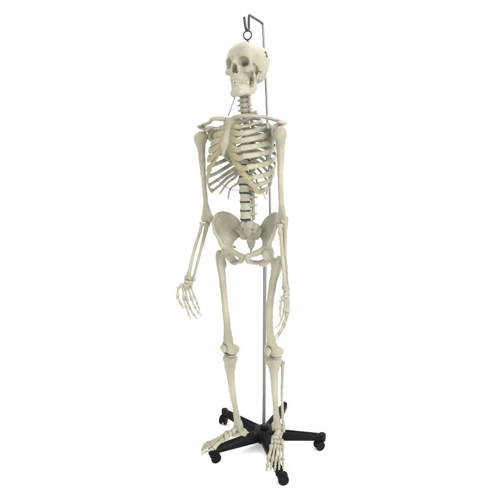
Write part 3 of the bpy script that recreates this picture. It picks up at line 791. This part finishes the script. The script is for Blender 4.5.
def leg(side, hip, knee, ankle, fy, ky, ty, footyaw, pitch, fscale):
    hip, knee, ankle = (np.asarray(q, float) for q in (hip, knee, ankle))
    L = np.linalg.norm(knee-hip)
    fr = axis_frame(hip, knee, fy, side)
    fem = sdf_obj('femur', f_femur(L), (-.050, -.050, -.030), (.076, .046, L+.016), .0019, fr, BONE, sk)
    kf = axis_frame(knee, ankle, ky, side)
    L2 = np.linalg.norm(ankle-knee)
    tf = axis_frame(knee, ankle, ty, side)
    tf = Frame(knee+unit(ankle-knee)*.003, tf.M[0], tf.M[1], tf.M[2])
    sdf_obj('tibia', f_tibia(L2), (-.046, -.034, -.012), (.046, .036, L2+.02), .0017, tf, BONE, sk)
    k0 = tf((.033, -.019, .026)); k1 = tf((.0215, -.010, L2+.012))
    Lf = np.linalg.norm(k1-k0)
    sdf_obj('fibula', f_fibula(Lf), (-.018, -.018, -.014), (.018, .018, Lf+.012), .0013, axis_frame(k0, k1, ty, side), BONE, sk)
    sdf_obj('patella', lambda P: U(.008, ell(P, (.0, .0, -.002), (.0175, .0075, .0165)), cap(P, (0, 0, .008), (0, -.002, .019), .0075, .005)), (-.026, -.016, -.026), (.026, .016, .032), .0014,
            Frame(fr((.001, .0315, L-.036)), fr.M[0], fr.M[1], fr.M[2]), BONE, sk)
    # meniscus
    for a in (-.019, .019):
        c = tf((a, -.004, -.0035)); v, f = lathe([(.012, -.0035), (.0165, -.0030), (.0185, -.001), (.0185, .0015), (.014, .003)], c, tf.M[2], 24)
        mesh_obj('meniscus', v, f, BONE, sk)
    # foot
    ff = body_frame(ankle, footyaw, side, pitch, fscale)
    ft = empty('foot', ankle, sk)
    sdf_obj('ankle_bone', lambda P: U(.006, ell(P, (0, -.002, -.006), (.0155, .023, .0135)), ell(P, (-.004, .024, -.016), (.0125, .013, .012)), ell(P, (.001, -.008, -.018), (.016, .018, .011))), (-.022, -.032, -.036), (.022, .042, .012), .0016, ff, BONE, ft)
    sdf_obj('heel_bone', lambda P: U(.010, chain(P, [(.004, .020, -.040), (.004, -.008, -.038), (.003, -.026, -.041)], [.012, .0135, .0150]), ell(P, (.002, -.031, -.046), (.0140, .0125, .0145)), ell(P, (-.010, .006, -.032), (.010, .010, .007))), (-.026, -.072, -.076), (.026, .042, -.018), .0016, ff, BONE, ft)
    axs = [ff.M[0]/fscale, ff.M[1]/fscale, ff.M[2]/fscale]
    pk = lambda nm, c, r, s: pebble(nm, ff(c), np.array(r)*fscale, axs, ft, s)
    pk('tarsal_bone', (-.008, .043, -.020), (.0175, .0085, .0125), 1); pk('tarsal_bone', (.017, .043, -.038), (.0125, .0165, .0120), 2)
    pk('tarsal_bone', (-.017, .060, -.028), (.0085, .0125, .0130), 3); pk('tarsal_bone', (-.004, .058, -.023), (.0072, .0105, .0110), 4); pk('tarsal_bone', (.007, .057, -.027), (.0075, .0110, .0110), 5)
    MT = [((-.017, .073, -.032), (-.026, .126, -.056)), ((-.0035, .069, -.026), (-.009, .133, -.056)), ((.0065, .068, -.031), (.0055, .129, -.057)), ((.0155, .062, -.038), (.0195, .122, -.059)), ((.0245, .056, -.044), (.033, .113, -.062))]
    for i, (a, b) in enumerate(MT):
        a, b = V(*a), V(*b); s = 1.45 if i == 0 else (1. if i < 4 else 1.02)
        small_bone('metatarsal', ff(a), ff(b), .0082*s*fscale, .0047*s*fscale, .0074*s*fscale, ft, 1.1, ff.M[2])
        g = unit(V(b[0]-a[0], b[1]-a[1], 0)); g[0] *= .6 if i else .0
        g = unit(g); seq = [(.032, -.004), (.024, -.006)] if i == 0 else [(.0245-.001*i, .002), (.0125, -.006), (.010, -.005)]
        p = b-g*.0005
        for q, (l, dz) in enumerate(seq):
            e = p+g*l+V(0, 0, dz)
            rr = (.0080, .0068)[q] if i == 0 else (.0068, .0059, .0054)[q]
            small_bone('toe_bone', ff(p), ff(e), rr*1.12*fscale, rr*.66*fscale, rr*.85*fscale, ft, .85, ff.M[2])
            p = e-g*.0003
leg(-1, (-.163, -.102, .944), (-.157, -.105, .496), (-.121, -.110, .169), -43, -45, -58, -67, 3, .98)
leg(1, (.002, -.175, .941), (.028, -.160, .510), (.0555, -.126, .168), -43, -45, -30, -10, 5, 1.0)

# ---- wires that brace the jaw and the lower ribs
tube('wire', [SKF((-.010, .066, -.098)), TF(ST0+V(-.010, .0, .004))], .0022, WIRE, sk, seg=8, smooth=False)
rp = TF(V(-.131, -.005, 1.252)); 
tube('wire', [TF(V(-.110, .050, 1.232)), TF(V(-.055, .030, 1.195)), SP[20]+left(R(-33))*-.018+V(0, 0, -.004)], .0018, WIRE, sk, seg=8)
tube('wire', [TF(V(.118, .030, 1.222)), TF(V(.065, .020, 1.185)), SP[20]+left(R(-33))*.020+V(0, 0, -.016)], .0018, WIRE, sk, seg=8)

# =================================================================== BACKGROUND
# one seamless white sheet: floor, cove, and a wall curving round the sides and back
prof = [(.0, .008), (1.2, .008), (2.6, .008), (3.9, .008)]+[(3.9+1.8*math.sin(t), 1.808-1.8*math.cos(t)) for t in np.linspace(.1, math.pi/2, 14)]+[(5.7, 4.5), (5.7, 7.5)]
az = np.radians(np.linspace(-28, 208, 73)); k = len(az)
vs = [(r*math.cos(t), r*math.sin(t), z) for r, z in prof[1:] for t in az]
fs = [[i*k+j, (i+1)*k+j, (i+1)*k+j+1, i*k+j+1] for i in range(len(prof)-2) for j in range(k-1)]
# the floor disc inside, and the floor running out towards the camera between the two ends of the wall
o = len(vs); vs.append((0, 0, .008))
fs += [[o, j, j+1] for j in range(k-1)]
e0, e1 = np.array((math.cos(az[0]), math.sin(az[0]))), np.array((math.cos(az[-1]), math.sin(az[-1])))
q0 = len(vs); front = [tuple(e1*1.2), (-1.06, -9), (1.06, -9), tuple(e0*1.2)]
rim = [(3.9*e1[0], 3.9*e1[1]), (-3.44, -9), (3.44, -9), (3.9*e0[0], 3.9*e0[1])]
vs += [(x, y, .008) for x, y in front+rim]
fs += [[o, k-1, q0+1, q0+2], [o, q0+2, 0]]
fs += [[k-1, 2*k+k-1, q0+5, q0+1], [0, q0+2, q0+6, 2*k]]
bd = mesh_obj('backdrop', np.array(vs, float), fs, WHITE, None, True, origin=(0, 0, 0))
bd['kind'] = 'structure'

# =================================================================== LIGHT, CAMERA
w = bpy.data.worlds.new('World'); scene.world = w; w.use_nodes = True
w.node_tree.nodes['Background'].inputs['Color'].default_value = (1, 1, 1, 1)
w.node_tree.nodes['Background'].inputs['Strength'].default_value = .25
def area(name, loc, target, sx, sy, power, color=(1, 1, 1)):
    l = bpy.data.lights.new(name, 'AREA'); l.shape = 'RECTANGLE'; l.size = sx; l.size_y = sy; l.energy = power; l.color = color
    o = bpy.data.objects.new(name, l); col.objects.link(o); o.location = loc
    import mathutils
    o.rotation_euler = (mathutils.Vector(target)-mathutils.Vector(loc)).to_track_quat('-Z', 'Y').to_euler()
    return o
area('key_softbox', (2.6, -2.6, 2.6), (0, 0, 1.0), 1.6, 1.6, 165, (1, .985, .96))
area('added_overhead_fill', (0, .4, 3.7), (0, .4, 0), 6.6, 6.6, 300)  # added unseen top light, keeps the floor white
area('added_front_fill', (-.6, -4.6, 1.5), (0, -.2, .35), 4.5, 2.6, 200, (1, .995, .985))  # added unseen fill behind the camera, lifts the shade under the base
area('backdrop_light', (0, 1.2, 5.2), (0, 4, 1.5), 5, 1.2, 130)  # added unseen light that whitens the wall

cam = bpy.data.cameras.new('camera'); co = bpy.data.objects.new('camera', cam); col.objects.link(co)
cam.sensor_width = 36; cam.lens = 36*418.96/500; cam.clip_end = 200
co.location = (-.0671, -1.8049, 1.2171); co.rotation_euler = (math.pi/2-.1569, 0, 0)
scene.camera = co
scene.view_settings.view_transform = 'Standard'; scene.view_settings.look = 'None'
scene.view_settings.exposure = 0; scene.view_settings.gamma = 1
